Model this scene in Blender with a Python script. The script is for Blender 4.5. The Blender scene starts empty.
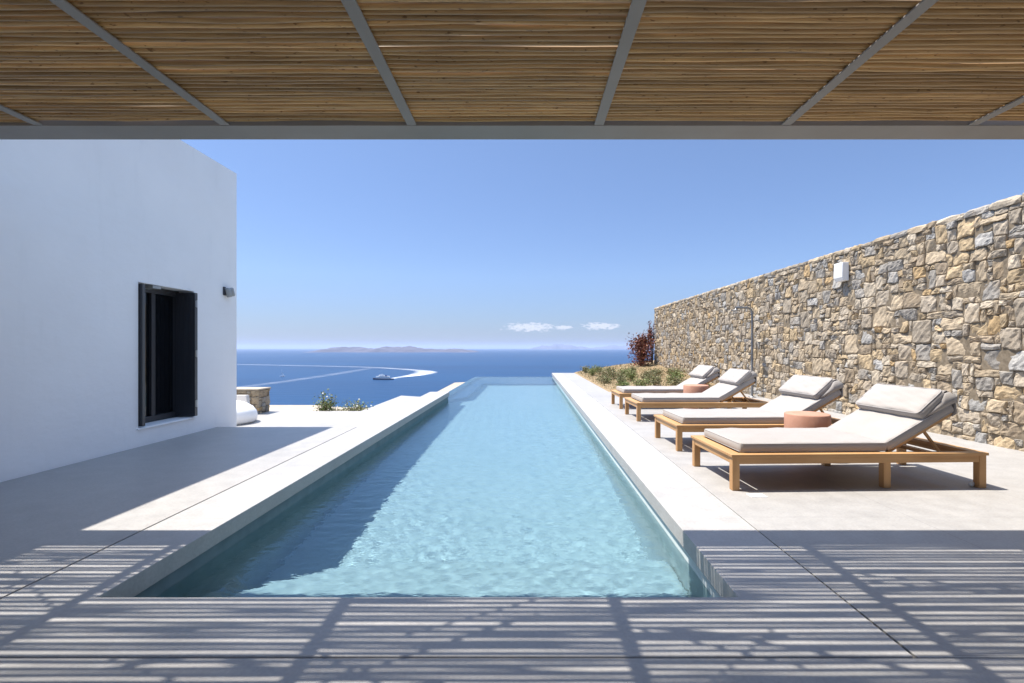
import bpy, math, random
import numpy as np
from mathutils import Vector, Matrix

# ------------------------------------------------------------------ scene, camera, light
sc = bpy.context.scene
COL = sc.collection
R = math.radians

cd = bpy.data.cameras.new('camera')
cam = bpy.data.objects.new('camera', cd); COL.objects.link(cam)
cam.location = (0, 0, 1.2); cam.rotation_euler = (R(90), 0, 0)
cd.sensor_width = 36; cd.lens = 500 / 1024 * 36
cd.shift_x = -14 / 1024; cd.shift_y = 6.5 / 1024
cd.clip_start = 0.05; cd.clip_end = 300000
sc.camera = cam

SUN = Vector((-0.44, 0.13, 1.0)).normalized()          # direction towards the sun
ELEV = math.asin(SUN.z); AZ = math.atan2(SUN.x, SUN.y)
w = bpy.data.worlds.new('World'); sc.world = w; w.use_nodes = True
nt = w.node_tree; nt.nodes.clear()
def N(t, typ, **kw):
    n = t.nodes.new(typ)
    for k, v in kw.items(): setattr(n, k, v)
    return n
out = N(nt, 'ShaderNodeOutputWorld'); bg = N(nt, 'ShaderNodeBackground')
sky = N(nt, 'ShaderNodeTexSky', sky_type='NISHITA')
sky.sun_disc = False; sky.sun_elevation = ELEV; sky.sun_rotation = AZ % (2 * math.pi)
sky.altitude = 70; sky.air_density = 1.0; sky.dust_density = 0.3; sky.ozone_density = 2.0
bg.inputs['Strength'].default_value = 0.097
# a few small fair-weather clouds low over the horizon, by direction in the sky
tc = N(nt, 'ShaderNodeTexCoord')
sep = N(nt, 'ShaderNodeSeparateXYZ'); nt.links.new(tc.outputs['Generated'], sep.inputs[0])
def wm(op, a, b=None, c=None):
    n = N(nt, 'ShaderNodeMath', operation=op)
    for i, v in enumerate((a, b, c)):
        if v is None: continue
        if isinstance(v, (int, float)): n.inputs[i].default_value = v
        else: nt.links.new(v, n.inputs[i])
    return n.outputs[0]
az = wm('DIVIDE', sep.outputs['X'], sep.outputs['Y'])      # tangent of bearing
el = wm('DIVIDE', sep.outputs['Z'], sep.outputs['Y'])
comb = N(nt, 'ShaderNodeCombineXYZ')
nt.links.new(wm('MULTIPLY', az, 85.0), comb.inputs[0]); nt.links.new(wm('MULTIPLY', el, 230.0), comb.inputs[1])
cn = N(nt, 'ShaderNodeTexNoise'); cn.inputs['Scale'].default_value = 1.0; cn.inputs['Detail'].default_value = 6
cn.inputs['Roughness'].default_value = 0.62
nt.links.new(comb.outputs[0], cn.inputs['Vector'])
mask = None
for (ca, ce, ra, re) in ((0.008, 0.0415, 0.085, 0.015), (0.150, 0.0435, 0.062, 0.013), (0.075, 0.041, 0.03, 0.008)):
    da = wm('DIVIDE', wm('SUBTRACT', az, ca), ra); de = wm('DIVIDE', wm('SUBTRACT', el, ce), re)
    d2 = wm('ADD', wm('MULTIPLY', da, da), wm('MULTIPLY', de, de))
    m = wm('MAXIMUM', wm('SUBTRACT', 1.0, d2), 0.0)
    mask = m if mask is None else wm('MAXIMUM', mask, m)
front = wm('GREATER_THAN', sep.outputs['Y'], 0.0)
dens = wm('MULTIPLY', wm('SUBTRACT', wm('ADD', wm('MULTIPLY', mask, 0.50), cn.outputs['Fac']), 0.80), 3.6)
dens = wm('MULTIPLY', wm('MINIMUM', wm('MAXIMUM', dens, 0.0), 0.55), front)
mixc = N(nt, 'ShaderNodeMix', data_type='RGBA')
# sea-air tint of the sky: bluer, a little duller towards the horizon; brightened overhead as added fill for the shade
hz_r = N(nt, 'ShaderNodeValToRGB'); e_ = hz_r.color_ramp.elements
e_[0].position = 0.0; e_[0].color = (.335, .395, .60, 1); e_[1].position = .38; e_[1].color = (.815, .835, .945, 1); e_fill = e_.new(.70); e_fill.color = (3.0, 2.72, 2.42, 1); e3_ = e_.new(.14); e3_.color = (.63, .68, .86, 1)
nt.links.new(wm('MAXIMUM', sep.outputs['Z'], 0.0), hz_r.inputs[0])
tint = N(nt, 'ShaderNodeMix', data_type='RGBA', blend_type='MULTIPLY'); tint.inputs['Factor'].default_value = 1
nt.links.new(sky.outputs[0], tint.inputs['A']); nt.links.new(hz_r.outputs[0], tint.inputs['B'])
nt.links.new(dens, mixc.inputs['Factor']); nt.links.new(tint.outputs['Result'], mixc.inputs['A'])
mixc.inputs['B'].default_value = (6.6, 6.5, 6.9, 1)
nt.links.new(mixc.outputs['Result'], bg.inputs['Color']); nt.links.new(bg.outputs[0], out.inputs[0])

sd = bpy.data.lights.new('sun', 'SUN'); sd.energy = 4.9; sd.angle = R(0.5); sd.color = (1.0, 0.94, 0.855)
sun = bpy.data.objects.new('sun', sd); COL.objects.link(sun)
sun.rotation_euler = SUN.to_track_quat('Z', 'Y').to_euler(); sun.location = (-8, 3, 20)
sd.cycles.is_caustics_light = True

sc.view_settings.view_transform = 'Standard'; sc.view_settings.look = 'None'
sc.view_settings.exposure = 0.86; sc.view_settings.gamma = 1.0
sc.render.engine = 'CYCLES'
cy = sc.cycles
cy.use_denoising = True; cy.denoiser = 'OPENIMAGEDENOISE'
cy.max_bounces = 10; cy.diffuse_bounces = 5; cy.glossy_bounces = 4; cy.transmission_bounces = 6; cy.transparent_max_bounces = 12
cy.volume_bounces = 1; cy.sample_clamp_indirect = 6.0; cy.caustics_reflective = False; cy.caustics_refractive = True
cy.blur_glossy = 0.5

# ------------------------------------------------------------------ helpers
class MB:
    """collects vertices and faces of one mesh"""
    def __init__(s): s.v = []; s.f = []; s.c = []; s.sm = []
    def add(s, vs, fs, col=None, smooth=False):
        b = len(s.v); s.v += [tuple(p) for p in vs]; s.f += [tuple(i + b for i in f) for f in fs]
        s.sm += [smooth] * len(fs)
        if col is not None: s.c += [tuple(col)] * len(vs)
    def box(s, x0, x1, y0, y1, z0, z1, M=None, col=None):
        vs = [Vector((x, y, z)) for z in (z0, z1) for y in (y0, y1) for x in (x0, x1)]
        if M is not None: vs = [M @ p for p in vs]
        s.add(vs, [(0, 2, 3, 1), (4, 5, 7, 6), (0, 1, 5, 4), (2, 6, 7, 3), (0, 4, 6, 2), (1, 3, 7, 5)], col)
    def prism(s, poly, z0, z1):
        n = len(poly)
        vs = [(x, y, z0) for x, y in poly] + [(x, y, z1) for x, y in poly]
        s.add(vs, [tuple(range(n - 1, -1, -1)), tuple(range(n, 2 * n))] + [(i, (i + 1) % n, n + (i + 1) % n, n + i) for i in range(n)])
    def tube(s, pts, rad, sides=8, col=None, cap=True, closed=False):
        pts = [Vector(p) for p in pts]; n = len(pts)
        rads = [rad] * n if isinstance(rad, (int, float)) else rad
        vs = []; up = None
        for i, p in enumerate(pts):
            a = pts[(i - 1) % n] if (i > 0 or closed) else p; b = pts[(i + 1) % n] if (i < n - 1 or closed) else p
            t = (b - a).normalized()
            if up is None: up = Vector((0, 0, 1)) if abs(t.z) < .9 else Vector((1, 0, 0))
            u = t.cross(up).normalized(); v = u.cross(t)
            up = v
            for k in range(sides):
                an = 2 * math.pi * k / sides
                vs.append(p + (u * math.cos(an) + v * math.sin(an)) * rads[i])
        fs = []
        for i in range(n if closed else n - 1):
            j = (i + 1) % n
            for k in range(sides):
                l = (k + 1) % sides
                fs.append((i * sides + k, j * sides + k, j * sides + l, i * sides + l))
        s.add(vs, fs, col, True)
        if cap and not closed:
            s.add(vs[:sides], [tuple(range(sides))], col); s.add(vs[-sides:], [tuple(range(sides - 1, -1, -1))], col)
    def lathe(s, prof, c, sides=32, M=None):
        vs = []
        for r, z in prof:
            for k in range(sides):
                a = 2 * math.pi * k / sides
                p = Vector((c[0] + r * math.cos(a), c[1] + r * math.sin(a), c[2] + z)); vs.append(M @ p if M else p)
        fs = []
        for i in range(len(prof) - 1):
            for k in range(sides):
                l = (k + 1) % sides
                fs.append((i * sides + k, i * sides + l, (i + 1) * sides + l, (i + 1) * sides + k))
        s.add(vs, fs, None, True)
    def build(s, name, mat, parent=None, bevel=0, seg=2, merge=False):
        me = bpy.data.meshes.new(name); me.from_pydata(s.v, [], s.f); me.update()
        if s.c and len(s.c) == len(s.v):
            a = me.color_attributes.new('tone', 'FLOAT_COLOR', 'POINT')
            arr = np.ones((len(s.v), 4), dtype=np.float32); arr[:, :3] = np.array(s.c)[:, :3]
            a.data.foreach_set('color', arr.ravel())
        me.polygons.foreach_set('use_smooth', s.sm)
        o = bpy.data.objects.new(name, me); COL.objects.link(o)
        if mat: me.materials.append(mat)
        if parent: o.parent = parent
        if bevel:
            m = o.modifiers.new('bevel', 'BEVEL'); m.width = bevel; m.segments = seg; m.limit_method = 'ANGLE'; m.angle_limit = R(40)
        return o

def tag(o, label=None, cat=None, group=None, kind=None):
    if label: o['label'] = label
    if cat: o['category'] = cat
    if group: o['group'] = group
    if kind: o['kind'] = kind
    return o
def empty(name, loc, label, cat, group=None, rz=0):
    o = bpy.data.objects.new(name, None); COL.objects.link(o); o.location = loc; o.rotation_euler = (0, 0, rz)
    o.empty_display_size = .1
    return tag(o, label, cat, group)
def copy_tree(o, parent=None):
    c = o.copy(); COL.objects.link(c)
    if parent: c.parent = parent
    for ch in [k for k in bpy.data.objects if k.parent == o]: copy_tree(ch, c)
    return c

# ------------------------------------------------------------------ materials
def mat(name, base=(.5, .5, .5), rough=.6, spec=.5, metal=0):
    m = bpy.data.materials.new(name); m.use_nodes = True
    b = m.node_tree.nodes['Principled BSDF']
    b.inputs['Base Color'].default_value = (*base, 1); b.inputs['Roughness'].default_value = rough
    b.inputs['Specular IOR Level'].default_value = spec; b.inputs['Metallic'].default_value = metal
    return m, m.node_tree, b
def noise(t, scale, detail=4, rough=.55, coord='Object', stretch=None):
    c = N(t, 'ShaderNodeTexCoord'); src = c.outputs[coord]
    if stretch:
        mp = N(t, 'ShaderNodeMapping'); mp.inputs['Scale'].default_value = stretch
        t.links.new(src, mp.inputs[0]); src = mp.outputs[0]
    n = N(t, 'ShaderNodeTexNoise'); n.inputs['Scale'].default_value = scale; n.inputs['Detail'].default_value = detail
    n.inputs['Roughness'].default_value = rough
    t.links.new(src, n.inputs['Vector']); return n.outputs['Fac']
def ramp(t, fac, stops):
    r = N(t, 'ShaderNodeValToRGB'); e = r.color_ramp.elements
    while len(e) < len(stops): e.new(.5)
    for k, (p, c) in enumerate(stops): e[k].position = p; e[k].color = (*c, 1)
    t.links.new(fac, r.inputs[0]); return r.outputs[0]
def mixcol(t, fac, a, b, blend='MIX'):
    m = N(t, 'ShaderNodeMix', data_type='RGBA', blend_type=blend)
    for k, v in (('Factor', fac), ('A', a), ('B', b)):
        if isinstance(v, (int, float)): m.inputs[k].default_value = v
        elif isinstance(v, tuple): m.inputs[k].default_value = (*v, 1)
        else: t.links.new(v, m.inputs[k])
    return m.outputs['Result']
def math_n(t, op, a, b=None):
    n = N(t, 'ShaderNodeMath', operation=op)
    for i, v in enumerate((a, b)):
        if v is None: continue
        if isinstance(v, (int, float)): n.inputs[i].default_value = v
        else: t.links.new(v, n.inputs[i])
    return n.outputs[0]
def bump(t, b, h, strength=.3, dist=.01):
    n = N(t, 'ShaderNodeBump'); n.inputs['Strength'].default_value = strength; n.inputs['Distance'].default_value = dist
    t.links.new(h, n.inputs['Height']); t.links.new(n.outputs[0], b.inputs['Normal'])

def concrete(name, lo, hi, rough=.5, joints=None, spec=.4):
    m, t, b = mat(name, hi, rough, spec)
    big = noise(t, .9, 6, .6); fine = noise(t, 55, 3, .6); mid = noise(t, 6, 5, .65)
    col = ramp(t, big, [(.3, lo), (.7, hi)])
    col = mixcol(t, .35, col, ramp(t, mid, [(.35, tuple(c * .80 for c in lo)), (.65, tuple(min(1, c * 1.12) for c in hi))]))
    col = mixcol(t, .22, col, ramp(t, fine, [(.3, tuple(c * .6 for c in lo)), (.7, tuple(min(1, c * 1.2) for c in hi))]))
    st = noise(t, .45, 7, .7); st2 = noise(t, 2.3, 6, .72)
    col = mixcol(t, math_n(t, 'MULTIPLY', ramp(t, st, [(.50, (0, 0, 0)), (.66, (1, 1, 1))]), .55), col, tuple(c * .78 for c in lo))
    col = mixcol(t, math_n(t, 'MULTIPLY', ramp(t, st2, [(.60, (0, 0, 0)), (.70, (1, 1, 1))]), .30), col, tuple(min(1, c * 1.12) for c in hi))
    if joints:
        px, py, ox, oy, wd, dk = joints
        c = N(t, 'ShaderNodeTexCoord'); s = N(t, 'ShaderNodeSeparateXYZ'); t.links.new(c.outputs['Object'], s.inputs[0])
        ms = []
        for ax, p, o_ in (('X', px, ox), ('Y', py, oy)):
            fr = math_n(t, 'FRACT', math_n(t, 'DIVIDE', math_n(t, 'SUBTRACT', s.outputs[ax], o_), p))
            d = math_n(t, 'MINIMUM', fr, math_n(t, 'SUBTRACT', 1.0, fr))
            ms.append(math_n(t, 'LESS_THAN', math_n(t, 'MULTIPLY', d, p), wd))
        j = math_n(t, 'MAXIMUM', ms[0], ms[1])
        col = mixcol(t, math_n(t, 'MULTIPLY', j, dk), col, tuple(c * .35 for c in lo))
    t.links.new(col, b.inputs['Base Color'])
    rr = N(t, 'ShaderNodeMapRange'); rr.inputs['To Min'].default_value = rough - .12; rr.inputs['To Max'].default_value = rough + .12
    t.links.new(mid, rr.inputs['Value']); t.links.new(rr.outputs[0], b.inputs['Roughness'])
    bump(t, b, fine, .12, .004)
    return m
M_DECK = concrete('pale_screed', (.325, .313, .297), (.392, .378, .359), .5)
M_TILE = concrete('pale_slab', (.305, .293, .277), (.368, .355, .336), .55, (1.21, 1.6, .31, .35, .0022, .45))
M_COPE = concrete('coping_slab', (.345, .334, .319), (.415, .403, .386), .5, (50, 1.6, 25.3, .32, .0016, .3))
M_SAND = concrete('sandy_screed', (.36, .30, .23), (.43, .365, .285), .8)
M_DRAIN = mat('drain_dark', (.03, .032, .035), .6)[0]
# plaster
M_PLASTER, t, b = mat('white_plaster', (.80, .80, .80), .75, .25)
pc = ramp(t, noise(t, 1.3, 6, .6), [(.3, (.86, .85, .835)), (.7, (.90, .89, .872))])
stk = noise(t, 1.6, 6, .7, stretch=(2.2, 2.2, .35))
pc = mixcol(t, math_n(t, 'MULTIPLY', ramp(t, stk, [(.56, (0, 0, 0)), (.74, (1, 1, 1))]), .30), pc, (.74, .735, .72))
t.links.new(pc, b.inputs['Base Color'])
bump(t, b, math_n(t, 'ADD', math_n(t, 'MULTIPLY', noise(t, 2.6, 3, .55, stretch=(1, 1, 1.7)), 3.0), math_n(t, 'MULTIPLY', noise(t, 45, 5, .6), .16)), .30, .010)
M_WHITE = mat('white_lacquer', (.78, .78, .77), .4)[0]
M_DARK, t, b = mat('anthracite_paint', (.036, .037, .042), .42, .4)
M_DARKEDGE = mat('anthracite_edge', (.075, .073, .072), .4)[0]
M_GLASSDARK = mat('dark_glass', (.006, .007, .009), .05, .6)[0]
M_STEEL = mat('brushed_steel', (.55, .56, .57), .3, .5, 1.0)[0]
M_PIPEMETAL = mat('dull_steel', (.22, .225, .23), .45, .5, .8)[0]
M_FIX = mat('fixture_metal', (.36, .36, .34), .5, .5, .2)[0]
M_FIXD = mat('fixture_dark', (.05, .05, .055), .5)[0]
M_BEAM, t, b = mat('grey_beam_paint', (.245, .24, .235), .55, .3)
t.links.new(ramp(t, noise(t, 2.0, 4), [(.3, (.225, .212, .196)), (.7, (.26, .245, .228))]), b.inputs['Base Color'])
# reed
M_REED, t, b = mat('dry_reed', (.3, .2, .1), .5, .35)
at = N(t, 'ShaderNodeVertexColor'); at.layer_name = 'tone'
n1 = noise(t, 9, 4, .6, stretch=(.35, 6, 6)); n2 = noise(t, 22, 2, .5, stretch=(1, 3, 3))
col = mixcol(t, 1.0, at.outputs['Color'], ramp(t, n1, [(.25, (.55, .5, .45)), (.7, (1.15, 1.1, 1.0))]), 'MULTIPLY')
col = mixcol(t, 1.0, col, ramp(t, n2, [(.28, (.45, .4, .35)), (.34, (1, 1, 1))]), 'MULTIPLY')
t.links.new(col, b.inputs['Base Color'])
# wood
def wood(name, stretch):
    m, t, b = mat(name, (.44, .25, .1), .5, .35)
    n = noise(t, 14, 6, .6, stretch=stretch); n2 = noise(t, 2.2, 3, .5)
    c = ramp(t, n, [(.25, (.31, .155, .06)), (.5, (.43, .235, .098)), (.75, (.53, .31, .14))])
    c = mixcol(t, .35, c, ramp(t, n2, [(.3, (.36, .20, .08)), (.7, (.58, .36, .16))]))
    t.links.new(c, b.inputs['Base Color']); bump(t, b, n, .15, .003); return m
W_X = wood('teak_along', (.08, 1.6, 1.6)); W_Y = wood('teak_across', (1.6, .08, 1.6)); W_Z = wood('teak_upright', (1.6, 1.6, .08))
# fabric
def fabric(name, lo, hi):
    m, t, b = mat(name, hi, .9, .15)
    c = ramp(t, noise(t, 3, 5, .6), [(.3, lo), (.7, hi)])
    f = noise(t, 420, 1, .5)
    c = mixcol(t, .25, c, ramp(t, f, [(.35, tuple(x * .7 for x in lo)), (.65, tuple(min(1, x * 1.1) for x in hi))]))
    t.links.new(c, b.inputs['Base Color'])
    b.inputs['Sheen Weight'].default_value = .15
    h = math_n(t, 'ADD', math_n(t, 'MULTIPLY', noise(t, 7, 3, .5), 1.0), math_n(t, 'MULTIPLY', f, .08))
    bump(t, b, h, .35, .012); return m
M_FAB = fabric('light_grey_canvas', (.325, .297, .27), (.365, .337, .31))
M_FABD = fabric('grey_canvas_flap', (.29, .265, .245), (.34, .315, .29))
M_PIPE = mat('grey_piping', (.36, .34, .325), .9, .1)[0]
# terracotta
M_TERRA, t, b = mat('terracotta', (.50, .25, .18), .8, .2)
t.links.new(ramp(t, noise(t, 8, 5, .6), [(.3, (.38, .195, .13)), (.7, (.46, .25, .175))]), b.inputs['Base Color'])
bump(t, b, noise(t, 90, 3), .12, .004)
# stone
M_STONE, t, b = mat('field_stone', (.4, .3, .2), .9, .08)
at = N(t, 'ShaderNodeVertexColor'); at.layer_name = 'tone'
a1 = noise(t, 7, 6, .68); a2 = noise(t, 38, 5, .7); a3 = noise(t, 2.0, 3)
c = mixcol(t, 1.0, at.outputs['Color'], ramp(t, a1, [(.25, (.70, .68, .67)), (.5, (1, 1, 1)), (.75, (1.25, 1.21, 1.14))]), 'MULTIPLY')
c = mixcol(t, 1.0, c, ramp(t, a2, [(.28, (.62, .60, .58)), (.5, (1, 1, 1)), (.78, (1.25, 1.22, 1.18))]), 'MULTIPLY')
c = mixcol(t, math_n(t, 'MULTIPLY', ramp(t, a3, [(.55, (0, 0, 0)), (.75, (1, 1, 1))]), .35), c, (.36, .25, .13))
t.links.new(c, b.inputs['Base Color'])
bump(t, b, math_n(t, 'ADD', a1, math_n(t, 'MULTIPLY', a2, .5)), .6, .012)
M_MORTAR, t, b = mat('earth_mortar', (.2, .16, .11), .95, .1)
t.links.new(ramp(t, noise(t, 18, 5), [(.3, (.13, .105, .075)), (.7, (.24, .195, .14))]), b.inputs['Base Color'])
# pool
M_FLOOR, t, b = mat('pool_plaster', (.5, .6, .62), .7, .2)
t.links.new(ramp(t, noise(t, 3.5, 6, .65), [(.3, (.325, .395, .40)), (.7, (.38, .445, .45))]), b.inputs['Base Color'])
M_PWALL_SHADE, t, b = mat('pool_wall', (.35, .45, .46), .7, .2)  # left and near walls, their shade painted in as a darker colour
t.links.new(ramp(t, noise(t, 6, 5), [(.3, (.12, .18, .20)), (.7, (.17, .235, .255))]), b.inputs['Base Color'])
M_PWALL_LIT, t, b = mat('pool_wall_lit', (.5, .55, .55), .7, .2)  # same wall on the sunlit right, the light painted in as a paler colour
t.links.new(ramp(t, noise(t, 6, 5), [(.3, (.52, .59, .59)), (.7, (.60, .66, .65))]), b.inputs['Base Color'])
M_MOSAIC, t, b = mat('blue_mosaic', (.05, .1, .2), .5, .3)
t.links.new(ramp(t, noise(t, 14, 3, .6), [(.35, (.018, .042, .10)), (.65, (.055, .10, .18))]), b.inputs['Base Color'])
M_WATER = bpy.data.materials.new('pool_water'); M_WATER.use_nodes = True
t = M_WATER.node_tree; t.nodes.clear()
o_ = N(t, 'ShaderNodeOutputMaterial'); g = N(t, 'ShaderNodeBsdfGlass')
g.inputs['IOR'].default_value = 1.33; g.inputs['Roughness'].default_value = 0.0; g.inputs['Color'].default_value = (.80, .945, 1, 1)
wn = noise(t, 13, 3, .55, stretch=(.55, 1, 1)); bw = N(t, 'ShaderNodeBump'); bw.inputs['Strength'].default_value = .5; bw.inputs['Distance'].default_value = .012
t.links.new(wn, bw.inputs['Height']); t.links.new(bw.outputs[0], g.inputs['Normal'])
t.links.new(g.outputs[0], o_.inputs['Surface'])
# sea
M_SEA, t, b = mat('sea_water', (.01, .05, .16), .25, .5)
s1 = noise(t, .0030, 7, .68, stretch=(.22, 1, 1)); s2 = noise(t, .05, 4, .6, stretch=(.5, 1, 1))
t.links.new(ramp(t, s1, [(.3, (.002, .030, .09)), (.7, (.004, .048, .130))]), b.inputs['Base Color'])
b.inputs['IOR'].default_value = 1.33; b.inputs['Roughness'].default_value = .38; b.inputs['Specular IOR Level'].default_value = .3
bump(t, b, s2, .5, 3.0)
M_FOAM, t, b = mat('wake_foam', (.85, .87, .9), .9, .1)
uv = N(t, 'ShaderNodeVertexColor'); uv.layer_name = 'tone'
sx = N(t, 'ShaderNodeSeparateColor'); t.links.new(uv.outputs['Color'], sx.inputs[0])
fn = noise(t, .03, 5, .65, stretch=(.4, 1, 1))
al = math_n(t, 'MULTIPLY', sx.outputs[0], math_n(t, 'MAXIMUM', math_n(t, 'MULTIPLY', math_n(t, 'SUBTRACT', fn, .26), 3.2), 0.05))
t.links.new(math_n(t, 'MINIMUM', al, 1.0), b.inputs['Alpha'])
M_ISLE, t, b = mat('hazed_island_rock', (.2, .15, .11), .95, .1)  # rock greyed towards blue, part of the distance haze put into its colour
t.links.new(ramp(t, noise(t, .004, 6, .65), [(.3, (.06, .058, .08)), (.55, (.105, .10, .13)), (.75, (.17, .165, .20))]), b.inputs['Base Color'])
M_SCRUB, t, b = mat('dry_hillside', (.2, .16, .1), .95, .1)
t.links.new(ramp(t, noise(t, .35, 7, .7), [(.3, (.07, .075, .035)), (.5, (.22, .17, .10)), (.75, (.33, .26, .17))]), b.inputs['Base Color'])
M_SOIL, t, b = mat('garden_soil', (.25, .18, .11), .95, .1)
t.links.new(ramp(t, noise(t, 5, 7, .7), [(.3, (.17, .115, .065)), (.5, (.30, .22, .13)), (.72, (.40, .32, .21))]), b.inputs['Base Color'])
bump(t, b, noise(t, 14, 6, .7), .8, .05)
def leafmat(name, gloss=.55):
    m, t, b = mat(name, (.08, .1, .04), gloss, .3)
    at = N(t, 'ShaderNodeVertexColor'); at.layer_name = 'tone'
    t.links.new(at.outputs['Color'], b.inputs['Base Color'])
    return m
M_LEAF = leafmat('leaf'); M_STEM = mat('plant_stem', (.14, .10, .06), .9, .1)[0]

# ------------------------------------------------------------------ the setting
rng = np.random.default_rng(7)
def cope_r(y): return 1.0 + .010 * y                # inner edge of the pool coping on the right
def join_r(y): return 1.49 + .010 * y
def cope_l(y): return -2.06 - .003 * y
def join_l(y): return -2.49 - .010 * y
WX = 5.77                                           # face of the stone wall
Y0, Y1, YL, YF = 1.948, 2.41, 13.7, 24.1

m = MB(); m.prism([(-4.69, -4.5), (WX + .2, -4.5), (WX + .2, Y0 - .013), (-4.69, Y0 - .013)], -.12, 0)
tag(m.build('terrace_floor', M_DECK, bevel=.003), kind='structure')
m = MB(); m.prism([(-4.69, Y0 - .0131), (join_l(Y0) - .011, Y0 - .0131), (join_l(7.45) - .011, 7.45), (join_l(7.45) - .011, 7.6), (-4.69, 7.6)], -.12, 0)
tag(m.build('terrace_floor', M_DECK), kind='structure')
# lower landing beyond the terrace step, and the strip beside the coping
m = MB(); m.prism([(-9.5, 7.61), (join_l(7.6) - .02, 7.61), (join_l(YL) - .02, YL), (-3.55, 14.2), (-3.55, 10.72), (-9.5, 10.72)], -.5, -.15)
tag(m.build('lower_terrace', M_DECK, bevel=.01), kind='structure')
m = MB(); m.prism([(-16, 10.73), (-3.56, 10.73), (-3.56, 14.2), (-5.6, 14.6), (-6.0, 15.1), (-16, 15.1)], -1.2, -.52)
tag(m.build('sandy_ground', M_SAND, bevel=.03), kind='structure')
m = MB(); m.prism([(join_l(Y0), Y0), (join_r(Y0), Y0), (join_r(YF), YF), (cope_r(YF), YF), (cope_r(Y1), Y1), (cope_l(Y1), Y1), (cope_l(YL), YL), (join_l(YL), YL)], -.115, 0)
tag(m.build('pool_coping', M_COPE, bevel=.005), kind='structure')
g_ = .010
m = MB(); m.prism([(join_r(Y0) + g_, Y0 - .0085), (WX + .2, Y0 - .0085), (WX + .2, 13.6), (2.26, 13.6), (2.32, YF), (join_r(YF) + .003, YF), (join_r(5) + .003, 5.0), (join_r(3.4) + .006, 3.4)], -.12, 0)
tag(m.build('terrace_floor', M_TILE, bevel=.002), kind='structure')
m = MB(); m.prism([(-4.6, -4.4), (WX + .1, -4.4), (WX + .1, Y1 - .1), (-4.6, Y1 - .1)], -.4, -.125)
m.prism([(-2.9, Y1 - .1), (-2.2, Y1 - .1), (-2.35, 7.55), (-2.9, 7.55)], -.4, -.125)
m.prism([(1.25, Y1 - .1), (2.0, Y1 - .1), (2.0, YF - .1), (1.5, YF - .1)], -.4, -.125)
tag(m.build('drain_channel', M_DRAIN), kind='structure')
# pool basin
PB = -1.36; WL = -.21
m = MB()
m.add([(-2.6, 2.3, PB), (1.6, 2.3, PB), (1.6, 24.6, PB), (-2.6, 24.6, PB)], [(0, 1, 2, 3)])
fl = tag(m.build('pool_floor', M_FLOOR), kind='structure')
m = MB()
m.prism([(-2.6, 2.2), (-2.09, 2.2), (-2.13, YL - .03), (-2.75, YL - .03)], PB - .1, -.1155)
m.prism([(-2.08, 2.2), (1.05, 2.2), (1.05, Y1 + .03), (-2.08, Y1 + .03)], PB - .1, -.1155)
m.prism([(-2.52, YL - .029), (-2.30, YL - .029), (-2.30, 24.2), (-2.52, 24.2)], PB - .1, -.218)
wl = tag(m.build('pool_wall', M_PWALL_SHADE), kind='structure')
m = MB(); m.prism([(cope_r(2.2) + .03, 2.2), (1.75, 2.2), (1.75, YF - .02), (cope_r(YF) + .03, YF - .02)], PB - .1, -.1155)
wr = tag(m.build('pool_wall', M_PWALL_LIT), kind='structure'); wr.cycles.is_caustics_receiver = True
m = MB(); m.prism([(-2.0885, Y1 + .0305), (cope_r(2.4) + .0295, Y1 + .0305), (cope_r(3) + .0295, 3.72), (-.7, 3.72), (-1.05, 3.69), (-1.35, 3.60), (-1.62, 3.46), (-1.85, 3.27), (-2.0, 3.08), (-2.09, 2.85)], PB - .05, -.63)
pb = tag(m.build('pool_bench', M_FLOOR, bevel=.03), kind='structure'); pb.cycles.is_caustics_receiver = True
m = MB(); m.prism([(-2.52, 24.201), (1.75, 24.201), (1.75, 24.5), (-2.52, 24.5)], PB - .1, -.218)
tag(m.build('infinity_edge', M_MOSAIC), kind='structure')
# water with real ripples
nx, ny = 190, 1100
xs = np.linspace(-2.50, 1.40, nx)
ys = 2.42 + (24.48 - 2.42) * np.linspace(0, 1, ny) ** 1.25
X, Y = np.meshgrid(xs, ys); Z = np.zeros_like(X)
for k in range(60):
    lam = .055 * (4.5 ** rng.random()); th = rng.normal(math.pi / 2, .8)
    amp = .0062 * lam / (2 * math.pi) * (.8 if lam > .25 else 1)
    Z += amp * np.sin(2 * math.pi / lam * (X * math.cos(th) + Y * math.sin(th)) + rng.random() * 6.28)
Z *= .75 + .5 * np.sin(X * 1.1 + Y * .35) * np.sin(Y * .5 + 1)
m = MB(); m.v = [tuple(p) for p in np.stack([X.ravel(), Y.ravel(), (Z + WL).ravel()], 1)]
m.f = [(j * nx + i, j * nx + i + 1, (j + 1) * nx + i + 1, (j + 1) * nx + i) for j in range(ny - 1) for i in range(nx - 1)]
m.sm = [True] * len(m.f)
wat = tag(m.build('pool_water', M_WATER), kind='structure')
wat.cycles.is_caustics_caster = True
fl.cycles.is_caustics_receiver = True; wl.cycles.is_caustics_receiver = True
m = MB(); m.prism([(-2.299, 20.2), (1.22, 20.2), (1.24, 24.2), (-2.299, 24.2)], PB - .05, -.62)
m.prism([(-2.299, YL + .3), (-1.75, YL + 1.2), (-1.75, 20.199), (-2.299, 20.199)], PB - .05, -.62)
pl = tag(m.build('pool_ledge', M_MOSAIC), kind='structure'); pl.cycles.is_caustics_receiver = True
# overflow gutter ledge outside the left infinity edge
m = MB(); m.prism([(-3.25, YL + .02), (-2.525, YL + .02), (-2.525, 24.0), (-3.35, 23.4)], -1.0, -.42)
tag(m.build('gutter_ledge', M_SAND, bevel=.01), kind='structure')

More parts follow.
